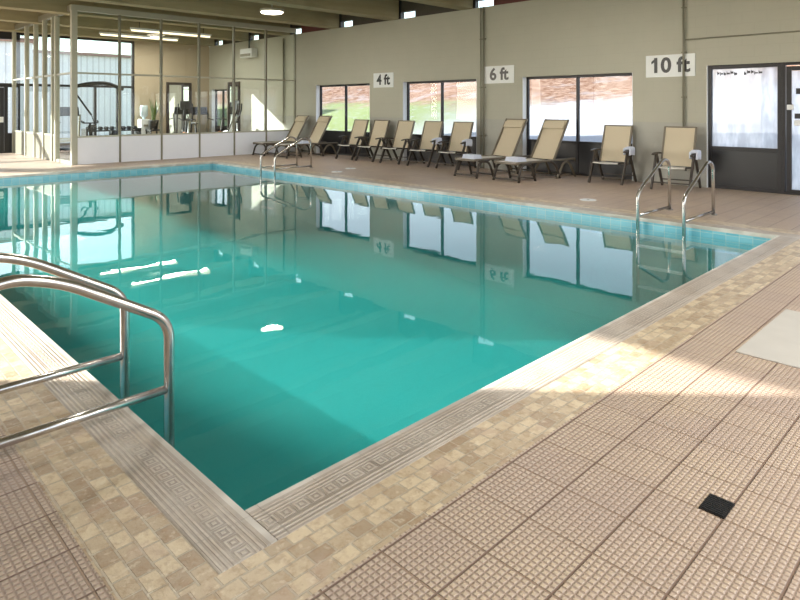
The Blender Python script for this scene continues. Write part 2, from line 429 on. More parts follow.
def frame_y(mb, Y0, Y1, x0, x1, z0, z1, t, mull=(), rails=()):
    mb.box((x0,Y0,z0),(x0+t,Y1,z1)); mb.box((x1-t,Y0,z0),(x1,Y1,z1)); mb.box((x0+t,Y0,z1-t),(x1-t,Y1,z1)); mb.box((x0+t,Y0,z0),(x1-t,Y1,z0+t))
    for m in mull: mb.box((m-t/2,Y0,z0+t),(m+t/2,Y1,z1-t))
    for r in rails: mb.box((x0+t,Y0+.004,r-t/2),(x1-t,Y1-.004,r+t/2))
for a, b in EWIN:
    wn += 1
    root = empty('window_%d' % wn, (EX,(a+b)/2,0)); root['kind'] = 'structure'
    def L(mb, name, mat, **kw):
        o = mb.build(name, mat, root, **kw); o.matrix_parent_inverse = Matrix.Translation((-EX,-(a+b)/2,0)); return o
    m = MB(); frame_x(m, EX+.15, EX+.22, a, b, 0, 2.2, .055, mull=[(a+b)/2], rails=[.72]); L(m, 'frame', M['dark'], bevel=.004)
    L(MB().box((EX+.165,a+.05,.05),(EX+.205,b-.05,.70)), 'lower_panel', M['darkpanel'])
    for p, q in ((a+.055,(a+b)/2-.028), ((a+b)/2+.028,b-.055)):
        L(MB().box((EX+.18,p,.745),(EX+.19,q,2.145)), 'pane', M['glass_grey'])
    rv = MB(); rv.box((EX+.005,b-.012,0),(EX+.15,b,2.2)); rv.box((EX+.005,a,0),(EX+.15,a+.012,2.2)); L(rv, 'daylit_jamb_face', M['reveal'])
# storefront with door in east wall
wn += 1
root = empty('window_%d' % wn, (EX,3.6,0)); root['kind'] = 'structure'
def put(mb, name, mat, r, **kw):
    o = mb.build(name, mat, r, **kw); o.matrix_parent_inverse = Matrix.Translation(-r.location); return o
m = MB(); frame_x(m, EX+.04, EX+.14, 2.98, 4.2, 0, 2.27, .07, rails=[.74]); put(m, 'frame', M['dark'], root, bevel=.005)
put(MB().box((EX+.06,3.05,.07),(EX+.12,4.13,.705)), 'lower_panel', M['darkpanel'], root)
put(MB().box((EX+.085,3.05,.775),(EX+.095,4.13,2.2)), 'fogged_pane', M['glass_fog'], root)
rng = random.Random(3)
mk = MB()
yy = 4.04
for i in range(13):       # illegible smeared strokes along the pane's upper edge
    if i in (6,7): yy -= .05; continue
    l = rng.uniform(.03,.06); z0 = 2.12+rng.uniform(-.014,.014)
    mk.box((EX+.078,yy-l,z0-rng.uniform(.01,.03)),(EX+.083,yy,z0+rng.uniform(.008,.02)))
    mk.box((EX+.078,yy-.012,z0-.03),(EX+.083,yy,z0+.03)); yy -= l+.012
put(mk, 'lettering', M['darkpanel'], root)
put(MB().box((EX+.002,4.188,0),(EX+.04,4.2,2.27)), 'daylit_jamb_face', M['reveal'], root)
door = empty('door_1', (EX,2.4,0)); door['kind'] = 'structure'
m = MB(); frame_x(m, EX+.04, EX+.14, 1.86, 2.98, 0, 2.27, .05); put(m, 'frame', M['dark'], door, bevel=.005)
m = MB(); frame_x(m, EX+.06, EX+.11, 1.92, 2.92, .01, 2.2, .075); lf = put(m, 'door_leaf', M['dark'], door, bevel=.004)
put(MB().box((EX+.08,2.0,.09),(EX+.09,2.84,2.12)), 'pane', M['glass_fog'], door)
m = MB(); m.box((EX+.0,2.80,1.45),(EX+.06,2.90,1.54)); m.box((EX+.03,2.62,1.18),(EX+.06,2.80,1.28)); put(m, 'door_closer', M['plastic_white'], door, bevel=.008)
st = MB(); st.box((EX+.074,2.66,1.30),(EX+.079,2.80,1.39)); st.box((EX+.074,2.66,1.72),(EX+.079,2.78,1.82)); put(st, 'sticker', M['darkpanel'], door)
wn += 1
root = empty('window_%d' % wn, (EX,1.2,0)); root['kind'] = 'structure'
m = MB(); frame_x(m, EX+.04, EX+.14, .6, 1.86, 0, 2.27, .07, rails=[.74]); put(m, 'frame', M['dark'], root)
put(MB().box((EX+.085,.67,.07),(EX+.095,1.79,2.2)), 'pane', M['glass_fog'], root)
# north glazing: gym window, passage door and sidelights
wn += 1
root = empty('window_%d' % wn, (7.25,NY,0)); root['kind'] = 'structure'
m = MB(); frame_y(m, NY+.05, NY+.15, 5.36, 9.17, 0, TOP, .08, rails=[2.24]); m.box((7.76,NY+.05,.08),(7.84,NY+.15,2.2))
put(m, 'frame', M['dark'], root)
put(MB().box((5.44,NY+.09,.08),(9.09,NY+.1,2.2)), 'lower_pane', M['glass'], root)
put(MB().box((5.44,NY+.09,2.28),(9.09,NY+.1,TOP-.08)), 'upper_pane', M['glass'], root)
wn += 1
root = empty('window_%d' % wn, (1.8,NY,0)); root['kind'] = 'structure'
m = MB(); frame_y(m, NY+.05, NY+.15, WX+.3, 5.36, 2.2, TOP, .08, mull=[.5,3.0]); m.box((WX+.38,NY+.04,TOP-.24),(5.28,NY+.15,TOP-.08)); put(m, 'frame', M['dark'], root)
put(MB().box((WX+.38,NY+.09,2.28),(5.28,NY+.1,TOP-.08)), 'pane', M['glass'], root)
m = MB(); frame_y(m, NY+.05, NY+.15, 5.04, 5.36, 0, 2.2, .05, rails=[.62]); put(m, 'sidelight_frame', M['dark'], root)
put(MB().box((5.09,NY+.07,.05),(5.31,NY+.13,.6)), 'lower_panel', M['darkpanel'], root)
put(MB().box((5.09,NY+.09,.65),(5.31,NY+.1,2.15)), 'sidelight_pane', M['glass'], root)
m = MB(); frame_y(m, NY+.05, NY+.15, WX+.3, 3.96, 0, 2.2, .08, mull=[.5,2.2], rails=[.62]); put(m, 'lower_frame', M['dark'], root)
put(MB().box((WX+.38,NY+.09,.66),(3.88,NY+.1,2.12)), 'lower_pane', M['glass'], root)
door = empty('door_2', (4.5,NY,0)); door['kind'] = 'structure'
m = MB(); frame_y(m, NY+.04, NY+.15, 3.96, 5.04, 0, 2.2, .05); put(m, 'frame', M['dark'], door)
m = MB(); frame_y(m, NY+.06, NY+.11, 4.02, 4.98, .01, 2.14, .12); put(m, 'door_leaf', M['dark'], door)
put(MB().box((4.14,NY+.08,.13),(4.86,NY+.09,2.02)), 'pane', M['glass'], door)
put(MB().box((4.8,NY-.02,1.0),(4.95,NY+.06,1.18)), 'door_handle', M['plastic_white'], door)
# west glazing frames (off camera); taller bay raised to widen the pool's sun patch
for a, b, zt in ((7.22,10.0,3.66), (10.0,14.4,4.5), (17.2,22.9,3.9)):
    wn += 1
    m = MB(); frame_x(m, WX-.15, WX-.1, a, b, 0, zt, .04)
    m.build('window_%d' % wn, M['dark'], kind='structure')

# ------------------------------------------------------------------ ceiling, beams, clerestory
ceil = MB().box((WX-.3,SY-.3,DECK), (EX+WT,NY+.35,DECK+.12)).build('ceiling', M['deckwood'], kind='structure')
bys = [15.05-2.65*k for k in range(-3, 7)]
for y0 in bys:
    y0_ = y0
    MB().box((WX-.05,y0_,3.97),(EX+WT-.02,y0_+.42,DECK)).build('beam', M['beam'], ceil)
# secondary purlin-like planks between the beams give the finer stripes
for i, y0 in enumerate(bys):
    MB().box((WX-.05,y0-1.16,4.34),(EX+.02,y0-1.16+.22,DECK)).build('joist', M['beam'], ceil)
M['redboard'] = simple('red_brown_board', lin(96,44,38), .6, 0, .15)
M['soffit'] = simple('dark_soffit', lin(70,64,54), .7, 0, .15)
for i, y0 in enumerate(bys):
    lo = y0-2.65+.42; hi = y0
    wn += 1
    root = empty('window_%d' % wn, (EX,(lo+hi)/2,TOP)); root['kind'] = 'structure'
    put(MB().box((EX+.02,hi-.08,TOP),(EX+.14,hi-.0,DECK)), 'post', M['dark'], root)
    put(MB().box((EX+.1,hi-.62,TOP+.02),(EX+.11,hi-.08,TOP+.20)), 'pane', M['glass'], root)
    put(MB().box((EX+.04,hi-.62,TOP+.20),(EX+.2,hi-.08,DECK)), 'upper_board', M['soffit'], root)
    put(MB().box((EX+.04,lo,TOP),(EX+.2,hi-.62,DECK)), 'infill_board', M['redboard'] if i % 3 == 2 else M['soffit'], root)

# ------------------------------------------------------------------ gym glass partition
GX, GY, PT = 5.25, 17.38, 4.0
xs = [GX + (EX-GX)*i/6 for i in range(7)]
pw = empty('wall_partition', (GX,GY,0)); pw['kind'] = 'structure'
MB_ = lambda: MB()
put(MB().box((GX-.07,GY-.07,0),(GX+.07,GY+.07,PT)), 'corner_post', M['alu'], pw, bevel=.005)
put(MB().box((GX-.09,GY-.07,PT),(EX,GY+.07,PT+.15)), 'header', M['alu'], pw, bevel=.005)
put(MB().box((GX-.07,GY,PT),(GX+.07,NY,PT+.15)), 'header', M['alu_dark'], pw)
for i, xx in enumerate(xs[1:]):
    x1 = min(xx+.025, EX)
    put(MB().box((xx-.025,GY-.05,0),(x1,GY+.05,PT)), 'mullion', M['alu_dark'], pw, bevel=.003)
for i in range(6):
    a = xs[i]+(.07 if i == 0 else .025); b_ = xs[i+1]-.025
    put(MB().box((a,GY-.035,0),(b_,GY+.035,.70)), 'lower_panel', M['white'], pw)
    put(MB().box((a,GY-.045,.70),(b_,GY+.045,.74)), 'rail', M['alu'], pw)
    put(MB().box((a,GY-.035,2.365),(b_,GY+.035,2.41)), 'rail', M['alu'], pw)
    put(MB().box((a,GY-.006,.74),(b_,GY+.006,2.365)), 'glass_pane', M['glass_part'], pw)
    put(MB().box((a,GY-.006,2.41),(b_,GY+.006,PT)), 'glass_pane', M['glass_part'], pw)
ysp = [GY, 18.8, 19.95, 20.85, 21.85, NY]
for i, yy in enumerate(ysp[1:]):
    y1 = min(yy+.05, NY)
    put(MB().box((GX-.06,yy-.05,0),(GX+.06,y1,PT)), 'mullion', M['alu'], pw, bevel=.003)
put(MB().box((GX-.06,19.08,0),(GX+.06,19.16,PT)), 'mullion', M['alu'], pw, bevel=.003)
for i in range(5):
    a = ysp[i]+(.07 if i == 0 else .05); b_ = ysp[i+1]-.05
    if i == 0: pass
    else: put(MB().box((GX-.03,a,0),(GX+.03,b_,.70)), 'lower_panel', M['alu_dark'], pw)
    put(MB().box((GX-.035,a,.70 if i else .0),(GX+.035,b_,.74 if i else .08)), 'rail', M['alu'], pw)
    put(MB().box((GX-.035,a,2.365),(GX+.035,b_,2.41)), 'rail', M['alu'], pw)
    put(MB().box((GX-.006,a,.74 if i else .08),(GX+.006,b_,2.365)), 'glass_pane', M['glass_part'], pw)
    put(MB().box((GX-.006,a,2.41),(GX+.006,b_,PT)), 'glass_pane', M['glass_part'], pw)

# ------------------------------------------------------------------ wall fittings
def conduit(name, pts, r, label, group=None):
    o = empty(name, pts[0])
    put(MB().tube(fillet(pts, .06), r, 8), 'pipe', M['alu_dark'], o, smooth=True)
    a, b_ = Vector(pts[0]), Vector(pts[1])
    for t in (.2,.5,.8):
        p = a.lerp(b_, t); put(MB().box((p.x-.005,p.y-.04,p.z-.012),(EX,p.y+.04,p.z+.012)), 'clamp', M['alu_dark'], o)
    tag(o, label, 'pipe', group); return o
conduit('conduit', [(EX-.05,9.36,.0),(EX-.05,9.36,TOP)], .02, 'painted conduit running from deck to ceiling just left of the 6 ft sign')
conduit('conduit', [(EX-.04,9.46,.0),(EX-.04,9.46,TOP)], .014, 'thinner painted conduit on the far side of the pair beside the 6 ft sign')
conduit('conduit', [(EX-.05,4.6,1.12),(EX-.05,4.6,TOP)], .02, 'grey conduit dropping in front of the 10 ft sign to above a sling chair')
conduit('conduit', [(EX-.03,4.57,2.78),(EX-.03,-1.0,2.78)], .012, 'thin horizontal conduit on the wall above the glass door')
conduit('conduit', [(EX-.05,18.0,.95),(EX-.05,18.0,TOP-.1)], .03, 'dark vertical pipe on the block wall inside the gym')
def sign(text, yc, zc, wdt, hgt, label):
    o = empty('depth_sign', (EX-.012,yc,zc))
    bd = MB().box((-.006,-wdt/2,-hgt/2),(.012,wdt/2,hgt/2)).build('board', M['plastic_white'], o)
    cu = bpy.data.curves.new('lettering', 'FONT'); cu.body = text; cu.size = .40; cu.align_x = 'CENTER'; cu.align_y = 'CENTER'; cu.extrude = .002; cu.offset = .012
    t = bpy.data.objects.new('lettering_curve', cu); C.objects.link(t)
    bpy.context.view_layer.update()
    me = bpy.data.meshes.new_from_object(t.evaluated_get(bpy.context.evaluated_depsgraph_get())); bpy.data.objects.remove(t)
    if text[0] == '1':      # flag of the numeral one
        bm = bmesh.new(); bm.from_mesh(me); xs_ = [v.co.x for v in bm.verts]; ys_ = [v.co.y for v in bm.verts]
        x0_ = min(xs_); yt = max(v.co.y for v in bm.verts if v.co.x < x0_+.08)
        vv = [bm.verts.new(p) for p in ((x0_+.03,yt,.003),(x0_-.055,yt-.075,.003),(x0_-.055,yt-.125,.003),(x0_+.03,yt-.07,.003))]
        bm.faces.new(vv); bm.to_mesh(me); bm.free()
    l = bpy.data.objects.new('lettering', me); C.objects.link(l); me.materials.clear(); me.materials.append(M['darkpanel'])
    l.parent = bd; l.rotation_euler = (PI/2, 0, -PI/2); l.location = (-.009, 0, 0)
    tag(o, label, 'sign', 'pool depth signs on the long wall'); return o
sign('4 ft', 13.0, 2.27, .84, .42, 'white sign with black lettering reading 4 ft between two windows')
sign('6 ft', 8.93, 2.28, .86, .42, 'white sign with black lettering reading 6 ft')
sign('10 ft', 4.87, 2.30, .94, .43, 'white sign with black lettering reading 10 ft near the glass door')
ac = empty('air_conditioner', (EX,20.1,3.5))
put(MB().box((EX-.28,19.7,3.32),(EX-.02,20.5,3.64)), 'casing', M['plastic_white'], ac, bevel=.02)
put(MB().box((EX-.30,19.76,3.35),(EX-.28,20.44,3.45)), 'grille', M['alu_dark'], ac)
put(MB().box((EX-.16,20.06,3.64),(EX-.12,20.1,DECK)), 'hanger', M['dark'], ac)
tag(ac, 'white heater unit hung high on the gym wall', 'heater')
def mirror(lo, hi, z1, axis, label):
    if axis == 'y':     # on north wall
        o = empty('wall_mirror', ((lo+hi)/2,NY-.03,.1)); m = MB(); frame_y(m, NY-.06, NY-.0, lo, hi, .1, z1, .1)
        put(m, 'frame', simple('dark_wood_frame', lin(52,40,34), .5), o); put(MB().box((lo+.1,NY-.035,.2),(hi-.1,NY-.02,z1-.1)), 'mirror_glass', M['mirror'], o)
    else:
        o = empty('wall_mirror', (EX-.03,(lo+hi)/2,.1)); m = MB(); frame_x(m, EX-.06, EX-.0, lo, hi, .1, z1, .1)
        put(m, 'frame', simple('dark_wood_frame', lin(52,40,34), .5), o); put(MB().box((EX-.035,lo+.1,.2),(EX-.02,hi-.1,z1-.1)), 'mirror_glass', M['mirror'], o)
    tag(o, label, 'mirror', 'tall framed mirrors in the gym')
mirror(10.37, 11.38, 2.46, 'y', 'tall dark framed mirror on the tan end wall of the gym behind an exercise machine')
mirror(20.95, 21.8, 2.46, 'x', 'tall dark framed mirror on the block side wall of the gym')

# ------------------------------------------------------------------ ladders
def pool_ladder(y, label):
    o = empty('pool_ladder', (8.2,y,0))
    for s in (-.3,.3):
        p = [(-.13,s,-1.1),(-.13,s,.35),(.72,s,.76),(.90,s,.70),(.92,s,-.02)]
        rl_ = MB().tube(fillet(p, [.1,.12,.1], 6), .023, 12).build('rail', M['steel'], o, smooth=True)
        MB().tube([(-.13,s,.05),(.92,s,.05)], .019, 10).build('brace', M['steel'], rl_, smooth=True)
        MB().lathe([(.05,0),(.05,.012),(.03,.02)], 16, Matrix.Translation((.92,s,.003))).build('escutcheon', M['steel'], o)
    for z in (-.35,-.62,-.89):
        MB().box((-.17,-.29,z-.015),(-.09,.29,z+.015)).build('step', M['plastic_white'], o, bevel=.01)
    tag(o, label, 'ladder', 'steel pool ladders on the window side'); return o
pool_ladder(3.36, 'bright steel pool ladder nearest the camera in front of two sling chairs')
pool_ladder(12.65, 'steel pool ladder at the far end in front of the reclined loungers')
def grab_rail(y, label):
    o = empty('pool_handrail', (1.34,y,0))
    p = [(0,0,-.75),(0,0,.445),(-.50,0,.735),(-.72,0,.785),(-.90,0,.68),(-1.0,0,-.01)]
    MB().tube(fillet(p, [.10,.12,.16,.2], 8), .0255, 20).build('rail', M['steel'], o, smooth=True)
    MB().tube([(0,0,.105),(-.975,0,.105)], .021, 20).build('lower_bar', M['steel'], o, smooth=True)
    MB().lathe([(.055,0),(.055,.012),(.03,.022)], 20, Matrix.Translation((-1.0,0,.0))).build('escutcheon', M['steel'], o)
    tag(o, label, 'handrail', 'tubular entry rails at the near left pool edge'); return o
grab_rail(2.99, 'tubular steel entry handrail nearest the camera at the left pool edge')
grab_rail(3.56, 'tubular steel entry handrail just behind the front one at the left pool edge')

# ------------------------------------------------------------------ deck details
d = empty('floor_drain', (2.48,.82,0))
MB().box((-.06,-.045,0),(.06,.045,.004)).build('rim', M['dark'], d)
g = MB()
for i in range(9): g.box((-.053+i*.0122,-.04,.004),(-.053+i*.0122+.007,.04,.007))
g.build('grate', M['rubber'], d)
tag(d, 'small black floor drain set in the nubby tile deck', 'drain')
mt = MB().box((4.12,.42,0.0),(5.24,1.255,.008)).build('access_cover', M['concrete'], bevel=.003)
tag(mt, 'pale grey rectangular slab lying flush on the nubby deck tiles', 'cover')
for i, (x_, y_, lb) in enumerate(((9.17,4.98,'pale round skimmer lid in the deck before the two upright chairs by the wide window'),
                        (9.0,11.2,'pale round skimmer lid nearer the water beside the far ladder'), (9.75,11.6,'pale round lid in the deck between far ladder and chairs'))):
    o = empty('skimmer_lid', (x_,y_,0))
    ld = MB().lathe([(.13,0),(.13,.006),(.12,.008)], 28).build('lid', M['plastic_white'], o)
    MB().lathe([(.02,.008),(.02,.011),(.01,.012)], 12).build('finger_hole', M['alu_dark'], ld)
    tag(o, lb, 'lid', 'pale lids in the far deck')

# ------------------------------------------------------------------ sling chairs
def make_chair():
    """upright folding recliner facing local -X"""
    o = empty('sling_chair')
    W = .29
    def seat(u, v): return (-.40+.50*u, (-.255+.51*v), .425-.02*math.sin(PI*u)-.03*(1-abs(2*v-1))*.4 - .035*u + (.0 if u > .08 else -.02))
    MB().slab(seat, 8, 4, .012).build('seat_sling', M['sling_light'], o, smooth=False)
    def back(u, v): return (.06+.26*u+.012*math.sin(PI*v), -.265+.53*v, .41+.70*u)
    MB().slab(back, 6, 4, .012).build('backrest_sling', M['sling'], o)
    for s in (-1,1):
        MB().tube(fillet([(-.42,s*.27,.38),(-.40,s*.27,.42),(.10,s*.27,.39)], .03, 4), .018, 8).build('seat_rail', M['resin'], o, smooth=True)
        MB().bar((.05,s*.275,.37),(.33,s*.275,1.125), .034, .045, (1,0,0)).build('back_post', M['resin_grey'], o, bevel=.005)
        MB().bar((-.08,s*.325,.62),(-.40,s*.325,.0), .036, .062, (1,0,0)).build('leg', M['resin'], o, bevel=.006)
        MB().bar((-.02,s*.335,.62),(.36,s*.335,.0), .036, .062, (1,0,0)).build('leg', M['resin'], o, bevel=.006)
        a = MB()
        def arm(u, v): return (-.27+.46*u, s*.33+(-.034+.068*v)*(1.0-.25*abs(2*u-1)), .645-.02*(2*u-1)**2)
        a.slab(arm, 8, 2, .028); a.build('armrest', M['resin'], o, bevel=.004)
    MB().bar((.33,-.28,1.12),(.33,.28,1.12), .03, .026).build('top_rail', M['resin_grey'], o, bevel=.006)
    MB().bar((-.345,-.32,.13),(-.345,.32,.13), .035, .022).build('stretcher', M['resin'], o, bevel=.004)
    MB().bar((.285,-.32,.13),(.285,.32,.13), .035, .022).build('stretcher', M['resin'], o, bevel=.004)
    return o
chairs = [
 (11.62, 4.55, .12, 'beige sling chair nearest the glass door, below the 10 ft sign'),
 (11.70, 5.82, .10, 'beige sling chair with a towel, before the right end of the widest window'),
 (11.66, 9.86, .10, 'upright beige sling chair nearest the 6 ft sign in the row of five'),
 (11.66, 10.85, .12, 'upright beige sling chair second from the 6 ft sign, before the window mullion'),
 (11.66, 11.87, .08, 'upright beige sling chair in the middle of the row of five'),
 (11.66, 12.86, .06, 'upright beige sling chair right below the 4 ft sign'),
 (11.66, 13.74, .06, 'upright beige sling chair farthest along the row of five beside the far window'),
]
proto = make_chair()
for i, (x_, y_, r, lb) in enumerate(chairs):
    o = proto if i == 0 else copy_tree(proto)
    o.location = (x_,y_,0); o.rotation_euler = (0,0,r); tag(o, lb, 'chair', 'upright beige sling chairs along the window wall')
def make_lounger():
    """chaise facing local -X, backrest raised"""
    o = empty('sun_lounger')
    def seat(u, v): return (-1.0+1.12*u, -.27+.54*v, .385-.015*math.sin(PI*v)+.0*u)
    MB().slab(seat, 8, 4, .012).build('seat_sling', M['sling_light'], o)
    def back(u, v): return (.16+.47*u, -.295+.59*v, .40+.80*u-.03*math.sin(PI*u))
    bs = MB().slab(back, 8, 4, .014).build('backrest_sling', M['sling'], o)
    def pil(u, v): return (.16+.45*(.80+.17*u)-.028, -.27+.54*v, .40+.80*(.80+.17*u)-.005+.0*v)
    MB().slab(pil, 3, 4, .03).build('headrest', M['sling'], bs, bevel=.006)
    for s in (-1,1):
        MB().tube(fillet([(-1.04,s*.25,.36),(-1.02,s*.30,.385),(.86,s*.30,.385),(.90,s*.28,.34)], .03, 4), .024, 8).build('side_rail', M['resin_grey'], o, smooth=True)
        MB().bar((.13,s*.30,.38),(.645,s*.30,1.225), .03, .045, (1,0,0)).build('back_post', M['resin_grey'], o, bevel=.005)
        l = MB().tube(fillet([(-.62,s*.31,.37),(-.93,s*.31,.33),(-1.02,s*.33,.0)], .12, 5), .026, 8); l.build('leg', M['resin'], o, smooth=True)
        l = MB().tube(fillet([(-.95,s*.31,.37),(-.62,s*.31,.33),(-.50,s*.33,.0)], .12, 5), .026, 8); l.build('leg', M['resin'], o, smooth=True)
        l = MB().tube(fillet([(.0,s*.31,.37),(.18,s*.31,.30),(.30,s*.33,.0)], .10, 5), .026, 8); l.build('leg', M['resin'], o, smooth=True)
        l = MB().tube(fillet([(.20,s*.33,.0),(.46,s*.31,.33),(.64,s*.31,.33),(.84,s*.33,.0)], .12, 5), .026, 8); l.build('leg', M['resin_grey'], o, smooth=True)
    for xx in (-1.02,-.5,.25,.84):
        MB().bar((xx,-.32,.05),(xx,.32,.05), .04, .03).build('stretcher', M['resin'], o, bevel=.005)
    MB().bar((.64,-.30,1.215),(.64,.30,1.215), .03, .026).build('top_rail', M['resin_grey'], o, bevel=.006)
    MB().bar((-1.03,-.26,.37),(-1.03,.26,.37), .05, .04).build('foot_rail', M['resin_grey'], o, bevel=.008)
    return o
lgs = [
 (11.27, 7.27, -.10, 'reclined beige sun lounger directly in front of the widest window'),
 (11.29, 8.33, -.10, 'reclined beige sun lounger below the 6 ft sign'),
 (11.32, 15.45, -.02, 'reclined sun lounger before the left edge of the far window, behind the far ladder'),
 (11.32, 16.65, -.02, 'reclined sun lounger farthest away, beside the gym glass wall'),
]
pl = make_lounger()
for i, (x_, y_, r, lb) in enumerate(lgs):
    o = pl if i == 0 else copy_tree(pl)
    o.location = (x_,y_,0); o.rotation_euler = (0,0,r); tag(o, lb, 'lounger', 'reclined sling loungers along the window wall')
# towels
def towel(x_, y_, z_, rz, lb, arm=True, fold=False):
    m = MB(); rr = random.Random(int(x_*100+y_*10))
    if arm:
        def fn(u, v):
            a = (u-.5)*2; dd = .055+.01*math.sin(9*v+3*u)
            yy = math.copysign(min(abs(a)*.16, .055), a)+.008*math.sin(11*v)
            zz = -max(0, abs(a)*.16-.05)*1.25 + .012*math.sin(7*u+5*v)
            return (-.11+.22*v+.012*math.sin(8*u), yy*1.0, zz+.03)
        m.slab(fn, 12, 8, .035)
    else:
        for i in range(4): m.box((-.13+.006*i,-.19+.005*i,.022*i),(.13-.006*i,.19-.005*i,.022*i+.02))
    o = m.build('towel', M['towel'], bevel=.0 if arm else .009, smooth=arm)
    o.location = (x_,y_,z_); o.rotation_euler = (0,0,rz); tag(o, lb, 'towel', 'white towels on the poolside seating'); return o
def on(ch, lx, ly, lz):
    x_, y_, r = ch[:3]; return (x_+lx*math.cos(r)-ly*math.sin(r), y_+lx*math.sin(r)+ly*math.cos(r), lz)
towel(*on(chairs[0], -.02,-.33,.665), .12, 'white towel draped over the arm of the chair nearest the glass door')
towel(*on(chairs[1], -.02,-.33,.665), .10, 'white towel draped on the chair before the right end of the widest window')
towel(*on(chairs[2], -.02,-.33,.665), .10, 'white towel on the arm of the upright chair nearest the 6 ft sign')
towel(*on(chairs[3], -.02,-.33,.665), .12, 'white towel on the arm of the chair before the orange leaf window mullion')
towel(*on(lgs[0], -.72,0,.392), -.17, 'folded white towel on the foot of the lounger before the widest window', arm=False)
towel(*on(lgs[1], -.82,0,.392), -.17, 'folded white towel on the foot of the lounger below the 6 ft sign', arm=False)
tb = towel(*on(lgs[2], -.25,0,.392), 0, 'folded white towel on the seat of the lounger before the far window', arm=False)

# ------------------------------------------------------------------ ceiling lamp and gym tubes
def round_lamp(x_, y_, z_, lb):
    o = empty('ceiling_lamp', (x_,y_,z_))
    hs_ = MB().lathe([(.30,.04),(.32,.07),(.30,.11),(.06,.13),(.04,.16)], 32).build('housing', M['alu'], o, smooth=True)
    MB().lathe([(.16,-.01),(.27,.01),(.29,.04)], 32).build('lens', M['lamp'], hs_, smooth=True)
    MB().tube([(0,0,.15),(0,0,DECK-z_)], .02, 10).build('stem', M['alu'], o)
    if lb: tag(o, lb, 'ceiling lamp')
    return o
round_lamp(8.93, 13.8, 3.93, 'round glowing ceiling lamp hanging among the beams over the far pool end')
added_lamp = round_lamp(3.2, 13.8, 3.93, 'added unseen round glowing ceiling lamp above the left side of the pool far end')  # out-of-view lamp added to brighten the room
for i, (x_, y_) in enumerate(((8.93,5.8),(3.2,5.8),(3.2,-1.4),(7.5,-1.4))):  # more unseen lamps, added to light the pool and near deck
    o = copy_tree(added_lamp); o.location = (x_,y_,3.93); o['label'] = ('added unseen round ceiling lamp above the deep end beside the windows', 'added unseen round ceiling lamp above the deep end near the handrails', 'added unseen round ceiling lamp above the near deck left of the drain', 'added unseen round ceiling lamp above the near deck beyond the pale slab')[i]
for i, (x0_, x1_, y_, lb) in enumerate(((7.75,10.5,20.1,'long glowing tube lamp in the gym nearer the glass wall'), (7.45,10.2,22.0,'long glowing tube lamp in the gym nearer the end wall'))):
    o = empty('tube_lamp', ((x0_+x1_)/2,y_,3.95))
    hl = (x1_-x0_)/2
    MB().box((-hl,-.06,.03),(hl,.06,.09)).build('housing', M['white'], o)
    MB().tube([(-hl+.03,0,0),(hl-.03,0,0)], .028, 10).build('tube', M['tube'], o, smooth=True)
    for s in (-.8,.8): MB().box((s*hl-.01,-.01,.09),(s*hl+.01,.01,.67)).build('hanger', M['dark'], o)
    tag(o, lb, 'ceiling lamp', 'tube lamps in the gym')

# ------------------------------------------------------------------ gym equipment
BK = M['rubber']; GR = M['alu_dark']
def elliptical(x_, y_, rz, lb, body, screen, legs):
    o = empty('elliptical_trainer', (x_,y_,0), rz)
    b = MB(); b.box((-.75,-.28,.0),(-.65,.28,.07)); b.box((.65,-.28,.0),(.75,.28,.07)); b.box((-.7,-.05,.03),(.7,.05,.10)); b.build('base_frame', legs, o, bevel=.01)
    MB().lathe([(.05,-.09),(.28,-.08),(.33,0),(.28,.08),(.05,.09)], 24, Matrix.Translation((.42,0,.38)) @ Matrix.Rotation(PI/2,4,'X')).build('flywheel_shroud', body, o, smooth=True)
    MB().bar((.35,0,.5),(.16,0,1.42), .10, .12, (1,0,0)).build('mast', body, o, bevel=.02)
    MB().bar((.13,0,1.40),(.10,0,1.72), .34, .07, (1,0,0)).build('console', screen, o, bevel=.02)
    for s in (-1,1):
        pa = MB().bar((.55,s*.17,.3),(-.6,s*.17,.20), .06, .05).build('pedal_arm', legs, o, bevel=.01)
        MB().box((-.45,s*.17-.08,.25),(-.08,s*.17+.08,.29)).build('pedal', BK, pa, bevel=.01)
        MB().tube(fillet([(.46,s*.24,.35),(.22,s*.26,.95),(.02,s*.27,1.35),(.0,s*.24,1.62)], .15, 5), .022, 8).build('handle', legs, o, smooth=True)
    tag(o, lb, 'exercise machine'); return o
elliptical(10.15, 21.3, PI/2-.3, 'black elliptical trainer standing in front of the tall mirror in the gym', BK, BK, BK)
elliptical(10.95, 18.9, PI*.75, 'white bodied trainer with grey console by the gym side wall in the sun streak', M['plastic_white'], simple('grey_console', lin(150,156,176), .4), BK)
def treadmill(x_, y_, rz, lb):
    o = empty('treadmill', (x_,y_,0), rz)
    dk = MB().box((-.85,-.38,.04),(.75,.38,.16)).build('deck', BK, o, bevel=.02)
    MB().box((-.80,-.24,.16),(.45,.24,.168)).build('belt', M['darkpanel'], dk)
    MB().bar((.62,0,.12),(.62,0,.30), .76, .3, (1,0,0)).build('motor_hood', BK, o, bevel=.03)
    for s in (-1,1):
        MB().bar((.58,s*.36,.1),(.42,s*.36,1.25), .05, .08, (1,0,0)).build('upright', GR, o, bevel=.01)
        MB().tube([(.42,s*.36,1.05),(.0,s*.36,1.0)], .02, 8).build('handrail', BK, o)
    MB().bar((.38,0,1.2),(.46,0,1.5), .66, .06, (1,0,0)).build('console', BK, o, bevel=.02)
    tag(o, lb, 'treadmill'); return o
treadmill(11.35, 22.2, PI/2, 'dark treadmill in the gym corner below the side window')
treadmill(6.6, 22.0, PI/2, 'dark treadmill by the big gym end window, behind the cable machine')
